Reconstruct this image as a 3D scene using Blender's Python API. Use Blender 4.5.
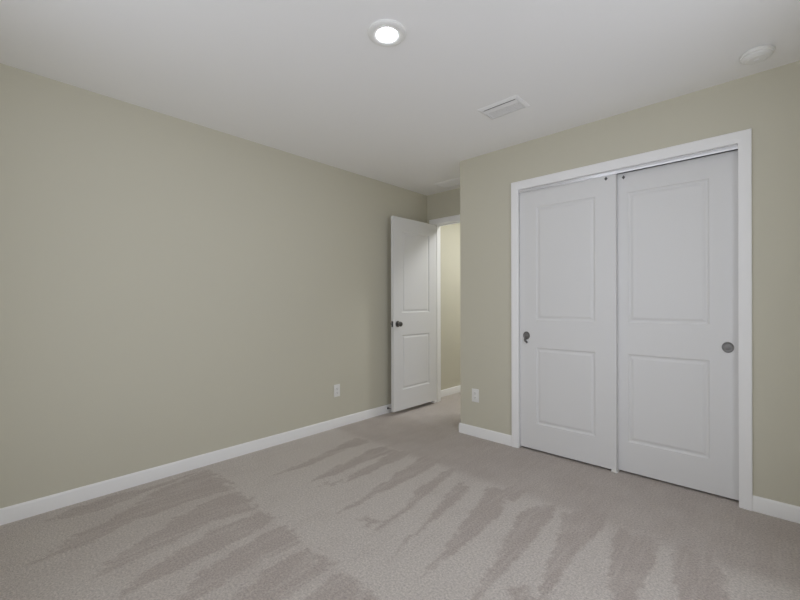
import bpy, bmesh, math, random
import numpy as np
from mathutils import Vector, Matrix

scene = bpy.context.scene
for o in list(bpy.data.objects):
    bpy.data.objects.remove(o)
C = scene.collection
R = math.radians

# ---------------------------------------------------------------- camera
cam_data = bpy.data.cameras.new('camera')
cam_data.sensor_fit = 'HORIZONTAL'
cam_data.sensor_width = 36.0
cam_data.lens = 393.6 / 800 * 36.0
cam_data.shift_y = 3.0 / 800
cam_data.clip_start = 0.02
cam = bpy.data.objects.new('camera', cam_data)
C.objects.link(cam)
cam.matrix_world = (Matrix.Translation((0, 0, 1.1659)) @ Matrix.Rotation(0.7535, 4, 'Z')
                    @ Matrix.Rotation(R(90), 4, 'X') @ Matrix.Rotation(-0.0024, 4, 'Z'))
scene.camera = cam

OPEN_SKY = (0.870, 0.905, 0.992, 1)
SUNLIT_GROUND = (0.760, 0.785, 0.858, 1)
# ---------------------------------------------------------------- sky seen through the two windows, exposure
world = bpy.data.worlds.new('daylight')
scene.world = world
world.use_nodes = True
bg = world.node_tree.nodes['Background']
wn = world.node_tree
w_tc = wn.nodes.new('ShaderNodeTexCoord')
w_sep = wn.nodes.new('ShaderNodeSeparateXYZ')
wn.links.new(w_tc.outputs['Generated'], w_sep.inputs[0])
w_hor = wn.nodes.new('ShaderNodeMapRange')
w_hor.inputs['From Min'].default_value = -0.03
w_hor.inputs['From Max'].default_value = 0.03
wn.links.new(w_sep.outputs['Z'], w_hor.inputs['Value'])
w_all = wn.nodes.new('ShaderNodeMix')
w_all.data_type = 'RGBA'
w_all.inputs['A'].default_value = SUNLIT_GROUND
wn.links.new(w_hor.outputs['Result'], w_all.inputs['Factor'])
w_all.inputs['B'].default_value = OPEN_SKY
wn.links.new(w_all.outputs['Result'], bg.inputs['Color'])
bg.inputs['Strength'].default_value = 3.2
scene.view_settings.view_transform = 'Standard'
scene.view_settings.look = 'None'
scene.view_settings.gamma = 1
scene.view_settings.use_curve_mapping = False
scene.view_settings.exposure = -0.27
scene.cycles.use_denoising = True
scene.cycles.max_bounces = 24
scene.cycles.diffuse_bounces = 16
scene.cycles.glossy_bounces = 6
scene.cycles.transparent_max_bounces = 8
scene.cycles.sample_clamp_indirect = 4.0

LENS_EMISSION = 150.0
HALL_EMISSION = 76.0


def portal(name, loc, rot, sx, sy):
    d = bpy.data.lights.new(name, 'AREA')
    d.shape = 'RECTANGLE'
    d.size, d.size_y = sx, sy
    d.cycles.is_portal = True
    o = bpy.data.objects.new(name, d)
    C.objects.link(o)
    o.location = loc
    o.rotation_euler = rot
    return o


# the room: left wall at X=XL, closet wall at Y=YC, entry wall at Y=YE; unseen right and back walls carry windows
XL, XR, YB, YC, YE, H = -2.965, 0.38, -0.36, 2.959, 3.632, 2.44
XN = -2.030            # the closet's side, the right of the entry nook
YH0, YH1 = 3.750, 4.85  # hall behind the entry wall
WB = (-2.10, -0.20, 0.35, 2.30)   # unseen window in the back wall, sized to balance the light: x0 x1 z0 z1
WR = (0.55, 2.05, 0.40, 2.28)     # unseen window added in the right wall as fill: y0 y1 z0 z1
portal('daylight_portal_back', ((WB[0] + WB[1]) / 2, YB - 0.10, (WB[2] + WB[3]) / 2), (R(90), 0, 0), WB[1] - WB[0], WB[3] - WB[2])
portal('daylight_portal_side', (XR + 0.10, (WR[0] + WR[1]) / 2, (WR[2] + WR[3]) / 2), (R(90), 0, R(90)), WR[1] - WR[0], WR[3] - WR[2])


# ---------------------------------------------------------------- materials
def lin(c):
    return tuple(((v / 255) / 12.92 if v / 255 <= 0.04045 else ((v / 255 + 0.055) / 1.055) ** 2.4) for v in c) + (1,)


def mat(name, col, rough=0.5, metal=0.0, bump=0.0, bscale=200.0, bdist=0.001, spec=0.5, mottle=0.0):
    m = bpy.data.materials.new(name)
    m.use_nodes = True
    nt = m.node_tree
    b = nt.nodes['Principled BSDF']
    b.inputs['Base Color'].default_value = col if len(col) == 4 else tuple(col) + (1,)
    b.inputs['Roughness'].default_value = rough
    b.inputs['Metallic'].default_value = metal
    b.inputs['Specular IOR Level'].default_value = spec
    if bump or mottle:
        tc = nt.nodes.new('ShaderNodeTexCoord')
        n = nt.nodes.new('ShaderNodeTexNoise')
        n.inputs['Scale'].default_value = bscale
        n.inputs['Detail'].default_value = 3
        nt.links.new(tc.outputs['Object'], n.inputs['Vector'])
        if bump:
            bp = nt.nodes.new('ShaderNodeBump')
            bp.inputs['Strength'].default_value = bump
            bp.inputs['Distance'].default_value = bdist
            nt.links.new(n.outputs['Fac'], bp.inputs['Height'])
            nt.links.new(bp.outputs['Normal'], b.inputs['Normal'])
        if mottle:
            mx = nt.nodes.new('ShaderNodeMix')
            mx.data_type = 'RGBA'
            c = b.inputs['Base Color'].default_value[:]
            mx.inputs['A'].default_value = tuple(v * (1 - mottle) for v in c[:3]) + (1,)
            mx.inputs['B'].default_value = tuple(min(1, v * (1 + mottle)) for v in c[:3]) + (1,)
            nt.links.new(n.outputs['Fac'], mx.inputs['Factor'])
            nt.links.new(mx.outputs['Result'], b.inputs['Base Color'])
    return m


def emit(name, col, strength):
    m = bpy.data.materials.new(name)
    m.use_nodes = True
    nt = m.node_tree
    b = nt.nodes['Principled BSDF']
    b.inputs['Base Color'].default_value = (0.9, 0.9, 0.9, 1)
    b.inputs['Emission Color'].default_value = col
    b.inputs['Emission Strength'].default_value = strength
    return m


M = {}
M['wall'] = mat('greige_wall_paint', (0.605, 0.583, 0.484), 0.75, bump=0.12, bscale=160, bdist=0.0012, spec=0.3)
M['ceiling'] = mat('ceiling_paint', (0.91, 0.91, 0.91), 0.85, bump=0.15, bscale=90, bdist=0.0015, spec=0.2)
M['trim'] = mat('white_trim_paint', (0.89, 0.89, 0.89), 0.38, spec=0.4)
M['door'] = mat('white_door_paint', (0.75, 0.75, 0.75), 0.42, bump=0.05, bscale=300, bdist=0.0004, spec=0.4)
M['plastic'] = mat('white_plastic', (0.82, 0.82, 0.80), 0.35)
M['slot'] = mat('dark_slot', (0.04, 0.04, 0.04), 0.6)
M['duct'] = mat('duct_shade_grey', (0.12, 0.12, 0.12), 0.8)
M['vent'] = mat('white_vent_enamel', (0.84, 0.84, 0.84), 0.4)
M['nickel'] = mat('satin_nickel', (0.21, 0.205, 0.20), 0.42, 0.8)
M['dark_nickel'] = mat('dark_nickel', (0.16, 0.155, 0.15), 0.35, 1.0)
M['track'] = mat('white_track_enamel', (0.72, 0.72, 0.74), 0.24, 0.35)
M['screw'] = mat('dark_roller_screw', (0.10, 0.10, 0.10), 0.5, 0.3)
M['rubber'] = mat('grey_rubber', (0.25, 0.25, 0.25), 0.8)
M['lens'] = emit('lit_lens', (0.96, 1.0, 1.08, 1), LENS_EMISSION)
M['hall_lens'] = emit('hall_lens', (0.98, 1.0, 1.02, 1), HALL_EMISSION)
M['blocker'] = mat('sky_blocker_grey', (0.45, 0.45, 0.43), 0.9)  # grey of the added sky-blocking slab

g = bpy.data.materials.new('window_glass')
g.use_nodes = True
nt = g.node_tree
nt.nodes.clear()
out = nt.nodes.new('ShaderNodeOutputMaterial')
mix = nt.nodes.new('ShaderNodeMixShader')
tr = nt.nodes.new('ShaderNodeBsdfTransparent')
gl = nt.nodes.new('ShaderNodeBsdfGlossy')
gl.inputs['Roughness'].default_value = 0.02
mix.inputs[0].default_value = 0.06
nt.links.new(tr.outputs[0], mix.inputs[1])
nt.links.new(gl.outputs[0], mix.inputs[2])
nt.links.new(mix.outputs[0], out.inputs[0])
M['glass'] = g

# carpet: cut-pile grain, and two tones for the way the pile lies after vacuuming
cp = bpy.data.materials.new('cut_pile_carpet')
cp.use_nodes = True
nt = cp.node_tree
b = nt.nodes['Principled BSDF']
b.inputs['Roughness'].default_value = 0.95
b.inputs['Specular IOR Level'].default_value = 0.1
b.inputs['Sheen Weight'].default_value = 0.15
b.inputs['Sheen Roughness'].default_value = 0.6
at = nt.nodes.new('ShaderNodeAttribute')
at.attribute_name = 'pile_lay'
tc = nt.nodes.new('ShaderNodeTexCoord')
n1 = nt.nodes.new('ShaderNodeTexNoise')
n1.inputs['Scale'].default_value = 105
n1.inputs['Detail'].default_value = 4
n1.inputs['Roughness'].default_value = 0.7
n2 = nt.nodes.new('ShaderNodeTexVoronoi')
n2.inputs['Scale'].default_value = 260
mixc = nt.nodes.new('ShaderNodeMix')
mixc.data_type = 'RGBA'
CARPET_LIGHT = (0.575, 0.528, 0.490, 1)
CARPET_DARK = (0.450, 0.395, 0.362, 1)
mixc.inputs['A'].default_value = CARPET_LIGHT
mixc.inputs['B'].default_value = CARPET_DARK
nt.links.new(at.outputs['Fac'], mixc.inputs['Factor'])
ramp = nt.nodes.new('ShaderNodeMapRange')
ramp.inputs['From Min'].default_value = 0.30
ramp.inputs['From Max'].default_value = 0.70
ramp.inputs['To Min'].default_value = 0.70
ramp.inputs['To Max'].default_value = 1.30
mul = nt.nodes.new('ShaderNodeMix')
mul.data_type = 'RGBA'
mul.blend_type = 'MULTIPLY'
mul.inputs['Factor'].default_value = 1
nt.links.new(tc.outputs['Object'], n1.inputs['Vector'])
nt.links.new(tc.outputs['Object'], n2.inputs['Vector'])
nt.links.new(n1.outputs['Fac'], ramp.inputs['Value'])
nt.links.new(mixc.outputs['Result'], mul.inputs['A'])
nt.links.new(ramp.outputs['Result'], mul.inputs['B'])
nt.links.new(mul.outputs['Result'], b.inputs['Base Color'])
add = nt.nodes.new('ShaderNodeMath')
add.operation = 'SUBTRACT'
nt.links.new(n1.outputs['Fac'], add.inputs[0])
nt.links.new(n2.outputs['Distance'], add.inputs[1])
bp = nt.nodes.new('ShaderNodeBump')
bp.inputs['Strength'].default_value = 0.55
bp.inputs['Distance'].default_value = 0.004
nt.links.new(add.outputs[0], bp.inputs['Height'])
nt.links.new(bp.outputs['Normal'], b.inputs['Normal'])
M['carpet'] = cp


# ---------------------------------------------------------------- mesh helpers
def obj(name, bm, m, parent=None, loc=None, rotz=0, smooth=False):
    bmesh.ops.recalc_face_normals(bm, faces=bm.faces[:])
    me = bpy.data.meshes.new(name)
    bm.to_mesh(me)
    bm.free()
    for x in (m if isinstance(m, (list, tuple)) else [m]):
        me.materials.append(x)
    if smooth:
        for p in me.polygons:
            p.use_smooth = True
        me.set_sharp_from_angle(angle=R(35))
    o = bpy.data.objects.new(name, me)
    C.objects.link(o)
    if parent:
        o.parent = parent
    if loc is not None:
        o.location = loc
    if rotz:
        o.rotation_euler = (0, 0, rotz)
    return o


def tag(o, label, cat, group=None, kind=None):
    o['label'] = label
    o['category'] = cat
    if group:
        o['group'] = group
    if kind:
        o['kind'] = kind
    return o


def empty(name, loc, rotz=0):
    o = bpy.data.objects.new(name, None)
    C.objects.link(o)
    o.empty_display_size = 0.05
    o.location = loc
    o.rotation_euler = (0, 0, rotz)
    return o


def box(bm, x0, x1, y0, y1, z0, z1, bevel=0.0, seg=2, mi=0):
    r = bmesh.ops.create_cube(bm, size=1)
    vs = r['verts']
    for v in vs:
        v.co = Vector((x0 + (v.co.x + .5) * (x1 - x0), y0 + (v.co.y + .5) * (y1 - y0), z0 + (v.co.z + .5) * (z1 - z0)))
    fs = {f for v in vs for f in v.link_faces}
    for f in fs:
        f.material_index = mi
    if bevel:
        es = list({e for v in vs for e in v.link_edges})
        bmesh.ops.bevel(bm, geom=es, offset=bevel, segments=seg, profile=0.5, affect='EDGES')


def lathe(bm, prof, seg=40, mat4=None, close=False):
    """prof: (radius, z) pairs turned about Z; radius 0 makes a pole."""
    rings = []
    for r, z in prof:
        if r < 1e-6:
            rings.append([bm.verts.new((0, 0, z))])
        else:
            rings.append([bm.verts.new((r * math.cos(2 * math.pi * i / seg), r * math.sin(2 * math.pi * i / seg), z)) for i in range(seg)])
    for a, c in zip(rings, rings[1:]):
        for i in range(seg):
            j = (i + 1) % seg
            if len(a) == 1 and len(c) == 1:
                continue
            if len(a) == 1:
                bm.faces.new((a[0], c[i], c[j]))
            elif len(c) == 1:
                bm.faces.new((a[i], a[j], c[0]))
            else:
                bm.faces.new((a[i], a[j], c[j], c[i]))
    if mat4 is not None:
        bmesh.ops.transform(bm, matrix=mat4, verts=[v for ring in rings for v in ring])


def tube(bm, pts, rad, seg=10):
    """round bar along pts"""
    pts = [Vector(p) for p in pts]
    rings = []
    for i, p in enumerate(pts):
        d = (pts[min(i + 1, len(pts) - 1)] - pts[max(i - 1, 0)]).normalized()
        u = d.orthogonal().normalized() if i == 0 else (u - d * u.dot(d)).normalized()
        w = d.cross(u)
        rr = rad[i] if isinstance(rad, (list, tuple)) else rad
        rings.append([bm.verts.new(p + (u * math.cos(2 * math.pi * k / seg) + w * math.sin(2 * math.pi * k / seg)) * rr) for k in range(seg)])
    for a, c in zip(rings, rings[1:]):
        for k in range(seg):
            bm.faces.new((a[k], a[(k + 1) % seg], c[(k + 1) % seg], c[k]))
    bm.faces.new(rings[0][::-1])
    bm.faces.new(rings[-1])


def profile_run(bm, p0, p1, out, prof):
    """extrude prof (offset along out, height) from p0 to p1 (a straight board)"""
    p0, p1, out = Vector(p0), Vector(p1), Vector(out)
    a = [bm.verts.new(p0 + out * t + Vector((0, 0, z))) for t, z in prof]
    c = [bm.verts.new(p1 + out * t + Vector((0, 0, z))) for t, z in prof]
    n = len(prof)
    for i in range(n):
        j = (i + 1) % n
        bm.faces.new((a[i], a[j], c[j], c[i]))
    bm.faces.new(a)
    bm.faces.new(c[::-1])


def casing(bm, x0, x1, ztop, yface, sign, head=1.0):
    """mitred three-sided door casing on the plane y=yface, standing out by sign*t"""
    prof = [(0.000, 0.0), (0.000, 0.009), (0.004, 0.012), (0.016, 0.0125), (0.022, 0.0155), (0.046, 0.017), (0.055, 0.017), (0.058, 0.014), (0.058, 0.0)]
    paths = [lambda u: (x0 - u, 0.0), lambda u: (x0 - u, ztop + u * head), lambda u: (x1 + u, ztop + u * head), lambda u: (x1 + u, 0.0)]
    rings = []
    for p in paths:
        rings.append([bm.verts.new((p(u)[0], yface + sign * t, p(u)[1])) for u, t in prof])
    n = len(prof)
    for a, c in zip(rings, rings[1:]):
        for i in range(n):
            j = (i + 1) % n
            bm.faces.new((a[i], a[j], c[j], c[i]))
    bm.faces.new(rings[0])
    bm.faces.new(rings[-1][::-1])


def panel_door(bm, w, t, z0, z1, panels):
    """moulded two-panel slab: x 0..w, y 0..t (both faces moulded), z z0..z1; panels = (xa, xb, za, zb)"""
    xs = sorted({0.0, w} | {p[0] for p in panels} | {p[1] for p in panels})
    zs = sorted({z0, z1} | {p[2] for p in panels} | {p[3] for p in panels})
    steps = [(0.0, 0.0), (0.004, 0.0045), (0.010, 0.0075), (0.018, 0.0075), (0.030, 0.0025), (0.034, 0.0018)]
    for yf, sgn in ((0.0, 1), (t, -1)):
        grid = {(x, z): bm.verts.new((x, yf, z)) for x in xs for z in zs}
        for i in range(len(xs) - 1):
            for k in range(len(zs) - 1):
                cell = (xs[i], xs[i + 1], zs[k], zs[k + 1])
                q = [grid[xs[i], zs[k]], grid[xs[i + 1], zs[k]], grid[xs[i + 1], zs[k + 1]], grid[xs[i], zs[k + 1]]]
                if any(abs(cell[0] - p[0]) < 1e-6 and abs(cell[2] - p[2]) < 1e-6 for p in panels):
                    prev = q
                    for ins, dep in steps[1:]:
                        cur = [bm.verts.new((x, yf + sgn * dep, z)) for x, z in
                               ((cell[0] + ins, cell[2] + ins), (cell[1] - ins, cell[2] + ins), (cell[1] - ins, cell[3] - ins), (cell[0] + ins, cell[3] - ins))]
                        for a in range(4):
                            bm.faces.new((prev[a], prev[(a + 1) % 4], cur[(a + 1) % 4], cur[a]))
                        prev = cur
                    bm.faces.new(prev)
                else:
                    bm.faces.new(q)
    bm.verts.ensure_lookup_table()
    # slab edges
    def ev(x, y, z):
        return bm.verts.new((x, y, z))
    for a, c in (((0, z0), (w, z0)), ((w, z0), (w, z1)), ((w, z1), (0, z1)), ((0, z1), (0, z0))):
        bm.faces.new((ev(a[0], 0, a[1]), ev(c[0], 0, c[1]), ev(c[0], t, c[1]), ev(a[0], t, a[1])))
    bmesh.ops.remove_doubles(bm, verts=bm.verts[:], dist=1e-5)


def structure(name, bm, m, label, cat, **k):
    return tag(obj(name, bm, m, **k), label, cat, kind='structure')


# ---------------------------------------------------------------- floor with the vacuum's wedge marks
WEDGES = [
 [ (-2.888,1.069), (-2.812,0.720), (-2.755,0.437), (-2.819,0.214), (-2.914,0.348), (-2.889,0.740) ],
 [ (-2.873,1.083), (-2.458,1.102), (-2.484,0.840), (-2.486,0.589), (-2.414,0.344), (-2.410,0.149), (-2.541,0.303), (-2.618,0.480), (-2.803,0.801) ],
 [ (-2.410,1.093), (-2.122,1.084), (-2.176,0.825), (-2.113,0.624), (-2.106,0.479), (-2.077,0.329), (-2.189,0.401), (-2.267,0.558), (-2.348,0.704), (-2.404,0.867) ],
 [ (-2.079,1.080), (-1.938,1.086), (-1.909,0.836), (-1.896,0.675), (-1.887,0.482), (-1.863,0.341), (-1.974,0.467), (-2.036,0.623), (-2.101,0.831) ],
 [ (-1.872,1.095), (-1.659,1.079), (-1.670,0.866), (-1.666,0.712), (-1.636,0.552), (-1.615,0.412), (-1.718,0.525), (-1.801,0.628), (-1.849,0.848) ],
 [ (-1.618,1.074), (-1.402,1.070), (-1.400,0.881), (-1.356,0.703), (-1.440,0.518), (-1.537,0.645), (-1.608,0.834) ],
 [ (-1.365,1.069), (-1.151,1.061), (-0.973,1.060), (-0.956,0.917), (-1.264,0.630), (-1.289,0.778), (-1.335,0.904) ],
 [ (-2.452,1.302), (-2.478,1.613), (-2.569,1.995), (-2.626,2.235), (-2.451,2.262), (-2.458,1.978), (-2.416,1.623) ],
 [ (-2.186,1.430), (-2.256,1.724), (-2.317,2.138), (-2.293,2.250), (-2.161,2.253), (-2.165,1.978), (-2.151,1.687) ],
 [ (-2.009,1.575), (-2.066,1.722), (-2.098,1.966), (-2.170,2.216), (-2.031,2.345), (-2.002,2.130), (-2.002,1.847) ],
 [ (-2.153,1.539), (-2.070,1.557), (-2.065,1.661), (-2.022,1.545), (-2.080,1.510) ],
 [ (-1.745,1.319), (-1.769,1.536), (-1.839,1.831), (-1.886,2.090), (-1.927,2.330), (-1.762,2.327), (-1.743,2.022), (-1.741,1.733), (-1.734,1.521) ],
 [ (-1.472,1.344), (-1.512,1.607), (-1.595,1.850), (-1.625,2.069), (-1.656,2.280), (-1.600,2.286), (-1.527,1.913), (-1.490,1.642), (-1.468,1.445) ],
 [ (-1.637,1.420), (-1.589,1.451), (-1.495,1.458), (-1.517,1.399), (-1.591,1.395) ],
 [ (-1.261,1.210), (-1.296,1.428), (-1.337,1.658), (-1.418,1.911), (-1.470,2.133), (-1.357,2.089), (-1.321,1.799), (-1.313,1.627), (-1.277,1.413) ],
 [ (-1.075,1.214), (-1.132,1.516), (-1.188,1.770), (-1.241,2.027), (-1.298,2.216), (-1.209,2.245), (-1.081,1.951), (-1.071,1.683), (-1.076,1.536), (-1.078,1.336) ],
 [ (-1.231,2.223), (-1.196,2.312), (-1.127,2.394), (-1.077,2.245), (-1.102,2.155), (-1.172,2.140) ],
 [ (-0.821,1.202), (-0.853,1.317), (-0.933,1.701), (-1.004,1.928), (-1.008,2.090), (-0.978,2.192), (-0.898,2.282), (-0.868,2.162), (-0.852,1.852), (-0.836,1.596), (-0.830,1.353), (-0.810,1.224) ],
 [ (-0.772,1.482), (-0.750,1.517), (-0.691,1.482), (-0.645,1.469), (-0.701,1.417), (-0.743,1.434) ],
 [ (-0.615,1.288), (-0.668,1.504), (-0.741,1.798), (-0.775,1.981), (-0.836,2.221), (-0.778,2.304), (-0.719,2.388), (-0.630,2.384), (-0.629,2.152), (-0.663,1.921), (-0.649,1.701), (-0.629,1.526), (-0.590,1.312) ],
 [ (-0.407,1.429), (-0.457,1.686), (-0.532,1.993), (-0.579,2.260), (-0.475,2.260), (-0.391,2.315), (-0.382,2.123), (-0.385,1.865), (-0.377,1.726), (-0.358,1.475) ],
 [ (-0.196,1.626), (-0.257,1.873), (-0.327,2.164), (-0.315,2.297), (-0.247,2.309), (-0.191,2.301), (-0.139,2.159), (-0.118,1.967), (-0.098,1.717) ],
]
rng = np.random.default_rng(4)
for k, dx in enumerate((0.27, 0.56, 0.84, 1.13)):   # the strokes go on beside the camera
    WEDGES.append([(x + dx, y) for x, y in WEDGES[5]])


def inside(px, py, poly):
    r = np.zeros(px.shape, bool)
    n = len(poly)
    for i in range(n):
        x0, y0 = poly[i]
        x1, y1 = poly[(i + 1) % n]
        if y0 == y1:
            continue
        c = ((y0 > py) != (y1 > py)) & (px < (x1 - x0) * (py - y0) / (y1 - y0) + x0)
        r ^= c
    return r


def smooth2(a, n):
    for _ in range(n):
        p = np.pad(a, 1, mode='edge')
        a = (p[1:-1, 1:-1] * 4 + p[:-2, 1:-1] + p[2:, 1:-1] + p[1:-1, :-2] + p[1:-1, 2:]) / 8
    return a


FX0, FX1, FY0, FY1, ST = XL, XR, YB, YH1, 0.010
nx, ny = int(round((FX1 - FX0) / ST)) + 1, int(round((FY1 - FY0) / ST)) + 1
gx = np.linspace(FX0, FX1, nx)
gy = np.linspace(FY0, FY1, ny)
PX, PY = np.meshgrid(gx, gy, indexing='ij')
jx = smooth2(rng.normal(size=PX.shape), 2) * 0.010 + smooth2(rng.normal(size=PX.shape), 30) * 0.05
jy = smooth2(rng.normal(size=PX.shape), 2) * 0.050


def along(a, n):
    for _ in range(n):
        p = np.pad(a, ((0, 0), (1, 1)), mode='edge')
        a = (p[:, :-2] + p[:, 1:-1] * 2 + p[:, 2:]) / 4
    return a


streak = along(smooth2(rng.normal(size=PX.shape), 1), 60)   # brush strokes run away from the viewer's left wall corner
streak /= streak.std()
lay = np.zeros(PX.shape)
for w in WEDGES:
    lay = np.maximum(lay, inside(PX + jx, PY + jy, w).astype(float))
cloud = smooth2(rng.normal(size=PX.shape), 60)
cloud /= cloud.std()
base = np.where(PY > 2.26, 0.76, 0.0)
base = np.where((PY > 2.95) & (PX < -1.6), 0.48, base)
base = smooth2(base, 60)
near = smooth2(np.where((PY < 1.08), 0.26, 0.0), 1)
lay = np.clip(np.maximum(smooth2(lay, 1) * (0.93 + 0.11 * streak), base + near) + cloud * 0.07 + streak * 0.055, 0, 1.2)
me = bpy.data.meshes.new('floor')
verts = np.stack([PX.ravel(), PY.ravel(), np.zeros(nx * ny)], 1)
idx = np.arange(nx * ny).reshape(nx, ny)
faces = np.stack([idx[:-1, :-1].ravel(), idx[1:, :-1].ravel(), idx[1:, 1:].ravel(), idx[:-1, 1:].ravel()], 1)
me.from_pydata(verts.tolist(), [], faces.tolist())
a = me.attributes.new('pile_lay', 'FLOAT', 'POINT')
a.data.foreach_set('value', lay.ravel().astype(np.float32))
me.materials.append(M['carpet'])
floor = bpy.data.objects.new('floor', me)
C.objects.link(floor)
tag(floor, 'taupe cut-pile carpet with wedge-shaped vacuum marks', 'carpet', kind='structure')

# ---------------------------------------------------------------- walls and ceiling
T = 0.116
bm = bmesh.new()
box(bm, XL - T, XR + T, YB - T, YH1 + T, H, H + 0.12)
structure('ceiling', bm, M['ceiling'], 'flat white ceiling with a round recessed light', 'ceiling')

bm = bmesh.new()
box(bm, XL - T, XL, YB, YH1, -0.05, H)
structure('wall_left', bm, M['wall'], 'long plain greige wall with one outlet, open door at its far end', 'wall')

# closet opening
CX0, CX1, CZ = -1.468, -0.128, 2.071
bm = bmesh.new()
box(bm, XN, CX0 - 0.014, YC, YC + T, -0.05, H)
box(bm, CX1 + 0.014, XR, YC, YC + T, -0.05, H)
box(bm, CX0 - 0.014, CX1 + 0.014, YC, YC + T, CZ + 0.014, H)
structure('wall_front', bm, M['wall'], 'greige wall around the white double sliding closet', 'wall')

bm = bmesh.new()
box(bm, XN, XN + T, YC + T, YE, -0.05, H)
structure('wall_closet', bm, M['wall'], 'short greige closet side wall forming the entry nook', 'wall')

# entry wall with the room door's opening
DX0, DX1, DZ = -2.857, -2.139, 2.078
bm = bmesh.new()
box(bm, XL, DX0 - 0.018, YE, YH0, -0.05, H)
box(bm, DX1 + 0.018, XR, YE, YH0, -0.05, H)
box(bm, DX0 - 0.018, DX1 + 0.018, YE, YH0, DZ + 0.018, H)
structure('wall_entry', bm, M['wall'], 'greige wall above and beside the open doorway in the nook', 'wall')

bm = bmesh.new()
box(bm, XL, XR, YH1, YH1 + T, -0.05, H)
structure('wall_hall', bm, M['wall'], 'greige far wall of the hall beyond the open doorway', 'wall')


def window_wall(name, axis, a0, a1, c, side, win, label):
    w0, w1, z0, z1 = win
    bm = bmesh.new()
    lo, hi = (c - T, c) if side < 0 else (c, c + T)

    def bx(u0, u1, zz0, zz1):
        if axis == 'x':
            box(bm, u0, u1, lo, hi, zz0, zz1)
        else:
            box(bm, lo, hi, u0, u1, zz0, zz1)
    bx(a0, w0, -0.05, H)
    bx(w1, a1, -0.05, H)
    bx(w0, w1, -0.05, z0)
    bx(w0, w1, z1, H)
    structure(name, bm, M['wall'], label, 'wall')


window_wall('wall_back', 'x', XL - T, XR + T, YB, -1, WB, 'greige wall with an unseen window behind the viewer')
window_wall('wall_right', 'y', YB, YH1, XR, 1, WR, 'greige wall with an added unseen window to the right of the viewer')


def window(name, axis, c, side, win, label):
    w0, w1, z0, z1 = win
    zm = (z0 + z1) / 2

    def bx(bm, u0, u1, d0, d1, zz0, zz1, bev=0.0):
        d0, d1 = sorted((c + side * d0, c + side * d1))
        if axis == 'x':
            box(bm, u0, u1, d0, d1, zz0, zz1, bev)
        else:
            box(bm, d0, d1, u0, u1, zz0, zz1, bev)
    bm = bmesh.new()
    f = 0.035
    bx(bm, w0, w0 + f, 0.04, 0.095, z0, z1)
    bx(bm, w1 - f, w1, 0.04, 0.095, z0, z1)
    bx(bm, w0 + f, w1 - f, 0.04, 0.095, z0, z0 + f)
    bx(bm, w0 + f, w1 - f, 0.04, 0.095, z1 - f, z1)
    bx(bm, w0 + f, w1 - f, 0.045, 0.09, zm - f / 2, zm + f / 2)
    o = structure(name, bm, M['trim'], label, 'window')
    bm = bmesh.new()
    bx(bm, w0 + f, w1 - f, 0.062, 0.066, z0 + f, zm - f / 2)
    obj('pane', bm, M['glass'], o)
    bm = bmesh.new()
    bx(bm, w0 + f, w1 - f, 0.062, 0.066, zm + f / 2, z1 - f)
    obj('pane', bm, M['glass'], o)
    bm = bmesh.new()
    bx(bm, w0 - 0.03, w1 + 0.03, 0.04, -0.03, z0 - 0.018, z0, 0.003)
    obj('sill', bm, M['trim'], o)


window('unseen_window_1', 'x', YB, -1, WB, 'unseen white single-hung window in the back wall, sized for the light')
window('added_window_2', 'y', XR, 1, WR, 'unseen white single-hung window added in the right wall for fill light')

# unseen slab added outside the back window to keep the high sky out
bm = bmesh.new()
box(bm, XL - 1.2, XR + 1.2, YB - T - 3.2, YB - T, 2.50, 2.62)
structure('sky_blocker', bm, M['blocker'], 'added unseen slab blocking the sky outside the back window', 'sky blocker')

# ---------------------------------------------------------------- baseboards
BB = [(0, 0), (0.0125, 0), (0.0125, 0.058), (0.0105, 0.064), (0.0105, 0.070), (0.0085, 0.078), (0.005, 0.083), (0.0015, 0.085), (0, 0.085)]


def baseboard(name, runs, label):
    bm = bmesh.new()
    for p0, p1, out in runs:
        profile_run(bm, p0, p1, out, BB)
    structure(name, bm, M['trim'], label, 'baseboard', smooth=True)


baseboard('baseboard_left', [((XL, YB, 0), (XL, YE - 0.02, 0), (1, 0, 0))], 'white baseboard along the foot of the long left wall')
baseboard('baseboard_front', [((XN - 0.0125, YC, 0), (CX0 - 0.058, YC, 0), (0, -1, 0))], 'short white baseboard between the nook corner and the closet casing')
baseboard('baseboard_right', [((CX1 + 0.058, YC, 0), (XR, YC, 0), (0, -1, 0))], 'white baseboard to the right of the closet casing')
baseboard('baseboard_closet', [((XN, YC, 0), (XN, YE - 0.02, 0), (-1, 0, 0))], 'white baseboard round the nook side of the closet')
baseboard('baseboard_hall', [((XL, YH0 + 0.0, 0), (XL, YH1, 0), (1, 0, 0)), ((XL, YH1, 0), (XR, YH1, 0), (0, -1, 0))], 'white baseboard in the hall seen through the doorway')

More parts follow.
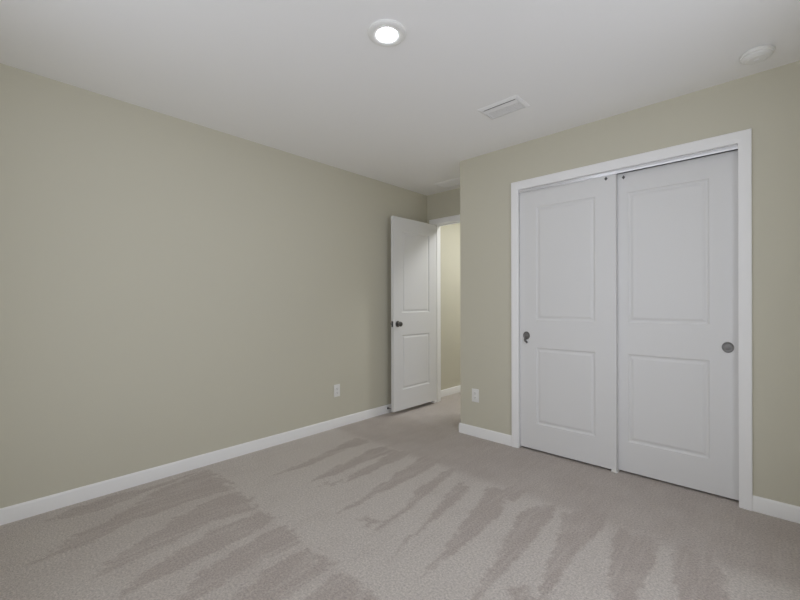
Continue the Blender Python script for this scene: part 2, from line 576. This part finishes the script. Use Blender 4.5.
# ---------------------------------------------------------------- casings and jamb linings
bm = bmesh.new()
casing(bm, CX0, CX1, CZ, YC, -1, 1.13)
structure('trim_1', bm, M['trim'], 'white mitred casing around the sliding closet doors', 'door casing', smooth=True)
bm = bmesh.new()
box(bm, CX0 - 0.014, CX0, YC, YC + T, 0, CZ + 0.014)
box(bm, CX1, CX1 + 0.014, YC, YC + T, 0, CZ + 0.014)
box(bm, CX0, CX1, YC, YC + T, CZ, CZ + 0.014)
structure('trim_2', bm, M['trim'], 'white jamb lining inside the closet opening', 'door jamb')
bm = bmesh.new()
casing(bm, DX0 - 0.005, DX1 + 0.005, DZ + 0.005, YE, -1)
structure('trim_3', bm, M['trim'], 'white casing around the open doorway in the nook', 'door casing', smooth=True)
bm = bmesh.new()
casing(bm, DX0 - 0.005, DX1 + 0.005, DZ + 0.005, YH0, 1)
structure('trim_4', bm, M['trim'], 'white casing on the hall side of the open doorway', 'door casing', smooth=True)
bm = bmesh.new()
box(bm, DX0 - 0.018, DX0, YE, YH0, 0, DZ + 0.018)
box(bm, DX1, DX1 + 0.018, YE, YH0, 0, DZ + 0.018)
box(bm, DX0, DX1, YE, YH0, DZ, DZ + 0.018)
for s in ((DX0, DX0 + 0.011), (DX1 - 0.011, DX1)):
    box(bm, s[0], s[1], YE + 0.040, YE + 0.073, 0, DZ)
box(bm, DX0 + 0.011, DX1 - 0.011, YE + 0.040, YE + 0.073, DZ - 0.011, DZ)
structure('trim_5', bm, M['trim'], 'white jamb with door stop inside the open doorway', 'door jamb')

# ---------------------------------------------------------------- doors
PZ = [(0.218, 0.815), (1.030, 1.915)]
# room door, hinged on the left jamb and swung open along the left wall. Local x runs from the hinge to the free edge.
DW, DT = 0.711, 0.035
bm = bmesh.new()
panel_door(bm, DW, DT, 0.040, 2.066, [(0.133, DW - 0.133, za + 0.034, zb + 0.012) for za, zb in PZ])
hinge = Vector((DX0 + 0.0415, YE - 0.010, 0))
ang = R(-90.6)
door = obj('door_1', bm, M['door'], None, hinge, ang)
tag(door, 'white two-panel door standing open against the left wall, dark round knob', 'door', kind='structure')
# local y 0 is the face turned to the room, y runs to -DT towards the left wall
for v in door.data.vertices:
    v.co.y -= DT
bx_ = DW - 0.062
zk = 0.948
for sgn, y0 in ((1, 0.0), (-1, -DT)):
    bm = bmesh.new()
    mt = Matrix.Translation((bx_, y0, zk)) @ Matrix.Rotation(R(-90 * sgn), 4, 'X')
    lathe(bm, [(0, 0.0), (0.032, 0.0), (0.0325, 0.003), (0.030, 0.007), (0.018, 0.010), (0.012, 0.013), (0.011, 0.022), (0.015, 0.026), (0.022, 0.030), (0.0255, 0.037),
               (0.0255, 0.044), (0.022, 0.050), (0.015, 0.0535), (0, 0.0545)], 32, mt)
    k = obj('knob', bm, M['dark_nickel'], door, smooth=True)
    k['label'] = 'dark round door knob'
bm = bmesh.new()
box(bm, DW - 0.0005, DW + 0.0015, -DT / 2 - 0.0125, -DT / 2 + 0.0125, zk - 0.030, zk + 0.030, 0.0006, 1)
box(bm, DW + 0.001, DW + 0.010, -DT / 2 - 0.007, -DT / 2 + 0.007, zk - 0.010, zk + 0.010, 0.002, 1)
lt = obj('latch_plate', bm, M['dark_nickel'], door)
lt['label'] = 'dark latch plate on the free edge'
for hz in (0.23, 1.05, 1.86):
    bm = bmesh.new()
    tube(bm, [(-0.006, -DT - 0.006, hz - 0.045), (-0.006, -DT - 0.006, hz + 0.045)], 0.0058, 12)
    box(bm, -0.0015, 0.0005, -DT - 0.002, -0.006, hz - 0.044, hz + 0.044)
    obj('hinge', bm, M['dark_nickel'], door)

# sliding closet doors: the left one runs on the front rail
SW = 0.706


def sliding_door(name, x0, y0, z0, z1, label, w=SW):
    bm = bmesh.new()
    panel_door(bm, w, 0.033, z0, z1, [(0.134, w - 0.134, za, zb) for za, zb in PZ])
    o = obj(name, bm, M['door'], None, (x0, y0, 0))
    return tag(o, label, 'closet door', kind='structure')


def finger_pull(o, x, z):
    bm = bmesh.new()
    mt = Matrix.Translation((x, 0, z)) @ Matrix.Scale(1.12, 4, (0, 0, 1)) @ Matrix.Rotation(R(90), 4, 'X')
    lathe(bm, [(0.0285, -0.001), (0.0285, 0.0018), (0.0272, 0.0030), (0.0250, 0.0030), (0.0232, 0.0012), (0.0215, 0.0003), (0.0120, 0.0004), (0.0105, 0.0010), (0, 0.0010)], 40, mt)
    p = obj('finger_pull', bm, M['nickel'], o, smooth=True)
    p['label'] = 'round grey metal finger pull'
    return p


def roller_screw(o, x, z):
    bm = bmesh.new()
    r = 0.0115
    a = [bm.verts.new((x + dx, 0.0005, z + dz)) for dx, dz in ((r, 0), (0, r * 1.25), (-r, 0), (0, -r * 1.25))]
    c = [bm.verts.new((x + dx * 0.8, -0.0025, z + dz * 0.8)) for dx, dz in ((r, 0), (0, r * 1.25), (-r, 0), (0, -r * 1.25))]
    for i in range(4):
        bm.faces.new((a[i], a[(i + 1) % 4], c[(i + 1) % 4], c[i]))
    bm.faces.new(c)
    s = obj('roller_screw', bm, M['screw'], o)
    s['label'] = 'small dark screw plate near the door top'


dl = sliding_door('door_2', CX0 + 0.004, 2.974, 0.016, 2.056, 'white two-panel sliding closet door in front, its finger pull hanging loose', 0.699)
fp = finger_pull(dl, 0.054, 0.905)
bm = bmesh.new()
tube(bm, [(0.046, -0.004, 0.884), (0.045, -0.010, 0.872), (0.049, -0.012, 0.862), (0.058, -0.011, 0.856), (0.064, -0.010, 0.846)], [0.008, 0.0085, 0.0075, 0.0075, 0.006], 10)
t_ = obj('loose_tab', bm, M['dark_nickel'], fp, smooth=True)
t_['label'] = 'dark loose tab hanging under the pull'
roller_screw(dl, SW - 0.068, 2.026)
dr = sliding_door('door_3', CX1 - SW - 0.002, 3.012, 0.014, 2.050, 'white two-panel sliding closet door behind, round finger pull near its edge')
finger_pull(dr, SW - 0.048, 0.900)
roller_screw(dr, 0.110, 2.022)

# ---------------------------------------------------------------- closet track and floor guide
t = empty('sliding_door_track', ((CX0 + CX1) / 2, YC + 0.006, 2.044))
tag(t, 'shiny white metal track fascia under the closet head casing', 'door track')
hw = (CX1 - CX0) / 2 - 0.001
bm = bmesh.new()
profile_run(bm, (-hw, 0, 0), (hw, 0, 0), (0, 1, 0), [(0.0005, 0.0), (0.003, 0.0), (0.003, 0.0265), (-0.0008, 0.0265), (-0.0012, 0.020), (-0.0013, 0.013), (-0.0008, 0.006)])
obj('fascia', bm, M['track'], t, smooth=True)
bm = bmesh.new()
box(bm, -hw, hw, 0.003, 0.095, 0.0215, 0.0265)
box(bm, -hw, hw, 0.043, 0.045, 0.016, 0.0215)
obj('rail', bm, M['track'], t)

t = empty('floor_guide', (-0.778, 3.005, 0.0))
tag(t, 'tiny white floor guide where the two closet doors meet', 'door guide')
bm = bmesh.new()
box(bm, -0.020, 0.020, -0.036, 0.045, 0.0, 0.004, 0.001, 1)
obj('base', bm, M['plastic'], t)
bm = bmesh.new()
box(bm, -0.016, 0.016, -0.037, -0.033, 0.004, 0.022, 0.001, 1)
obj('guide_fin', bm, M['plastic'], t)
bm = bmesh.new()
box(bm, -0.016, 0.016, 0.0030, 0.0060, 0.004, 0.022, 0.001, 1)
obj('guide_fin', bm, M['plastic'], t)

# ---------------------------------------------------------------- ceiling fittings
t = empty('ceiling_light', (-1.313, 1.314, H))
tag(t, 'lit round recessed ceiling light with a white trim ring', 'ceiling light')
bm = bmesh.new()
lathe(bm, [(0.0905, 0.0), (0.0890, -0.0080), (0.0830, -0.0130), (0.0750, -0.0142), (0.0640, -0.0136), (0.0520, -0.0118), (0.0490, -0.0108), (0.0480, -0.004)], 64)
obj('trim_ring', bm, M['plastic'], t, smooth=True)
bm = bmesh.new()
lathe(bm, [(0.0487, -0.0095), (0.030, -0.0105), (0, -0.0110)], 64)
o = obj('lens', bm, M['lens'], t, smooth=True)
o['label'] = 'glowing white lens'

t = empty('ceiling_light', (-1.95, 4.20, H))
tag(t, 'wide flush ceiling light in the hall beyond the doorway', 'ceiling light')
bm = bmesh.new()
lathe(bm, [(0.190, 0.0), (0.190, -0.016), (0.186, -0.020), (0.176, -0.020), (0.172, -0.014), (0.172, -0.002)], 56)
obj('trim_ring', bm, M['plastic'], t, smooth=True)
bm = bmesh.new()
lathe(bm, [(0.173, -0.014), (0.100, -0.020), (0, -0.022)], 56)
obj('lens', bm, M['hall_lens'], t, smooth=True)


def vent_frame(bm, w, d, fl, h):
    """sloped flange ring, outer w x d, hanging h below the ceiling"""
    loops = []
    for ins, z in ((0, 0), (0.001, -0.003), (fl * 0.75, -h), (fl, -h), (fl, -0.001)):
        loops.append([bm.verts.new((sx * (w / 2 - ins), sy * (d / 2 - ins), z)) for sx, sy in ((-1, -1), (1, -1), (1, 1), (-1, 1))])
    for a, c in zip(loops, loops[1:]):
        for i in range(4):
            bm.faces.new((a[i], a[(i + 1) % 4], c[(i + 1) % 4], c[i]))


def blade(bm, x0, x1, y, wdt, tilt, z, th=0.0012):
    """louver strip along x, tilted about x"""
    cy, sy = math.cos(tilt), math.sin(tilt)
    q = []
    for u, v in ((-wdt / 2, -th / 2), (wdt / 2, -th / 2), (wdt / 2, th / 2), (-wdt / 2, th / 2)):
        q.append((y + u * cy - v * sy, z + u * sy + v * cy))
    a = [bm.verts.new((x0, yy, zz)) for yy, zz in q]
    c = [bm.verts.new((x1, yy, zz)) for yy, zz in q]
    for i in range(4):
        bm.faces.new((a[i], a[(i + 1) % 4], c[(i + 1) % 4], c[i]))
    bm.faces.new(a)
    bm.faces.new(c[::-1])


def vent(loc, w, d, n, label, wide_first=True):
    t = empty('ceiling_vent', loc)
    tag(t, label, 'ceiling vent')
    bm = bmesh.new()
    vent_frame(bm, w, d, 0.022, 0.010)
    obj('frame', bm, M['vent'], t)
    bm = bmesh.new()
    box(bm, -w / 2 + 0.018, w / 2 - 0.018, -d / 2 + 0.018, d / 2 - 0.018, -0.0018, -0.0006)  # flat plate under the ceiling, the duct's shade put into its dark colour
    k = obj('duct_shade_plate', bm, M['duct'], t)
    k['label'] = 'dark plate for the shaded duct behind the louvers'
    y0, y1 = -d / 2 + 0.024, d / 2 - 0.024
    if wide_first:
        bm = bmesh.new()
        blade(bm, -w / 2 + 0.022, w / 2 - 0.022, y0 + 0.027, 0.028, R(-16), -0.0095)
        obj('divider_blade', bm, M['vent'], t)
        y0 += 0.046
    for i in range(n):
        bm = bmesh.new()
        y = y0 + (y1 - y0) * (i + 0.5) / n
        blade(bm, -w / 2 + 0.022, w / 2 - 0.022, y, (y1 - y0) / n * 0.60, R(-16), -0.0068)
        obj('louver', bm, M['vent'], t)
    return t


vent((-1.265, 2.342, H), 0.279, 0.185, 5, 'white louvered ceiling vent in front of the closet')
vent((-2.42, 3.430, H), 0.42, 0.20, 9, 'white ceiling grille in the nook, half hidden by the closet corner', False)

t = empty('smoke_detector', (-0.044, 2.712, H))
tag(t, 'round white smoke detector on the ceiling near the closet wall', 'smoke detector')
bm = bmesh.new()
lathe(bm, [(0, -0.001), (0.061, -0.001), (0.061, -0.010), (0.058, -0.0105)], 56)
obj('base', bm, M['plastic'], t, smooth=True)
bm = bmesh.new()
lathe(bm, [(0.058, -0.0085), (0.0665, -0.0085), (0.0675, -0.011), (0.0675, -0.019), (0.0655, -0.0215), (0.0605, -0.0220), (0.0595, -0.0245), (0.0605, -0.0265), (0.058, -0.0300),
           (0.050, -0.0350), (0.046, -0.0362), (0.044, -0.0350), (0.041, -0.0350), (0.039, -0.0372), (0.020, -0.0385), (0, -0.0388)], 56)
obj('cover', bm, M['plastic'], t, smooth=True)
bm = bmesh.new()
lathe(bm, [(0.011, -0.0375), (0.011, -0.0400), (0.009, -0.0412), (0, -0.0414)], 24)
obj('test_button', bm, M['vent'], t, smooth=True)


# ---------------------------------------------------------------- outlets (local: x along the wall, y out of the wall towards -y)
def outlet(loc, rotz, label):
    t = empty('wall_outlet', loc, rotz)
    tag(t, label, 'wall outlet')
    bm = bmesh.new()
    box(bm, -0.035, 0.035, -0.006, 0.0, -0.0575, 0.0575, 0.0028, 3)
    obj('faceplate', bm, M['plastic'], t, smooth=True)
    for zc in (0.0195, -0.0195):
        bm = bmesh.new()
        lathe(bm, [(0.0170, 0.0), (0.0170, 0.0022), (0.0160, 0.0030), (0, 0.0030)], 32,
              Matrix.Translation((0, -0.0055, zc)) @ Matrix.Scale(0.86, 4, (0, 0, 1)) @ Matrix.Rotation(R(90), 4, 'X'))
        r = obj('receptacle', bm, M['plastic'], t, smooth=True)
        for dx, hh in ((-0.0062, 0.0042), (0.0062, 0.0034)):
            bm = bmesh.new()
            box(bm, dx - 0.0011, dx + 0.0011, -0.0088, -0.0070, zc + 0.0025 - hh, zc + 0.0025 + hh)
            obj('slot', bm, M['slot'], r)
        bm = bmesh.new()
        lathe(bm, [(0.0024, 0.0), (0.0024, 0.0003), (0, 0.0003)], 16, Matrix.Translation((0, -0.0086, zc - 0.0082)) @ Matrix.Rotation(R(90), 4, 'X'))
        obj('ground_hole', bm, M['slot'], r)
    bm = bmesh.new()
    lathe(bm, [(0.0032, 0.0), (0.0030, 0.0008), (0, 0.0010)], 16, Matrix.Translation((0, -0.006, 0)) @ Matrix.Rotation(R(90), 4, 'X'))
    obj('screw', bm, M['plastic'], t)
    return t


outlet((XL, 2.289, 0.345), R(90), 'white duplex outlet low on the long left wall')
outlet((-1.874, YC, 0.357), 0, 'white duplex outlet low beside the nook corner and closet')

# ---------------------------------------------------------------- door stop behind the open door
t = empty('door_stop', (XL + 0.0125, 2.955, 0.052))
tag(t, 'small metal door stop on the baseboard behind the open door', 'door stop')
mt = Matrix.Rotation(R(90), 4, 'Y')
bm = bmesh.new()
lathe(bm, [(0, 0), (0.0125, 0), (0.0125, 0.003), (0.009, 0.007), (0, 0.008)], 24, mt)
obj('base', bm, M['nickel'], t, smooth=True)
bm = bmesh.new()
tube(bm, [(0.006, 0, 0), (0.058, 0, 0)], 0.0048, 12)
obj('rod', bm, M['nickel'], t, smooth=True)
bm = bmesh.new()
lathe(bm, [(0, 0.056), (0.0085, 0.056), (0.0095, 0.060), (0.0095, 0.068), (0.007, 0.072), (0, 0.072)], 20, mt)
o = obj('bumper', bm, M['rubber'], t, smooth=True)
o['label'] = 'grey rubber tip'
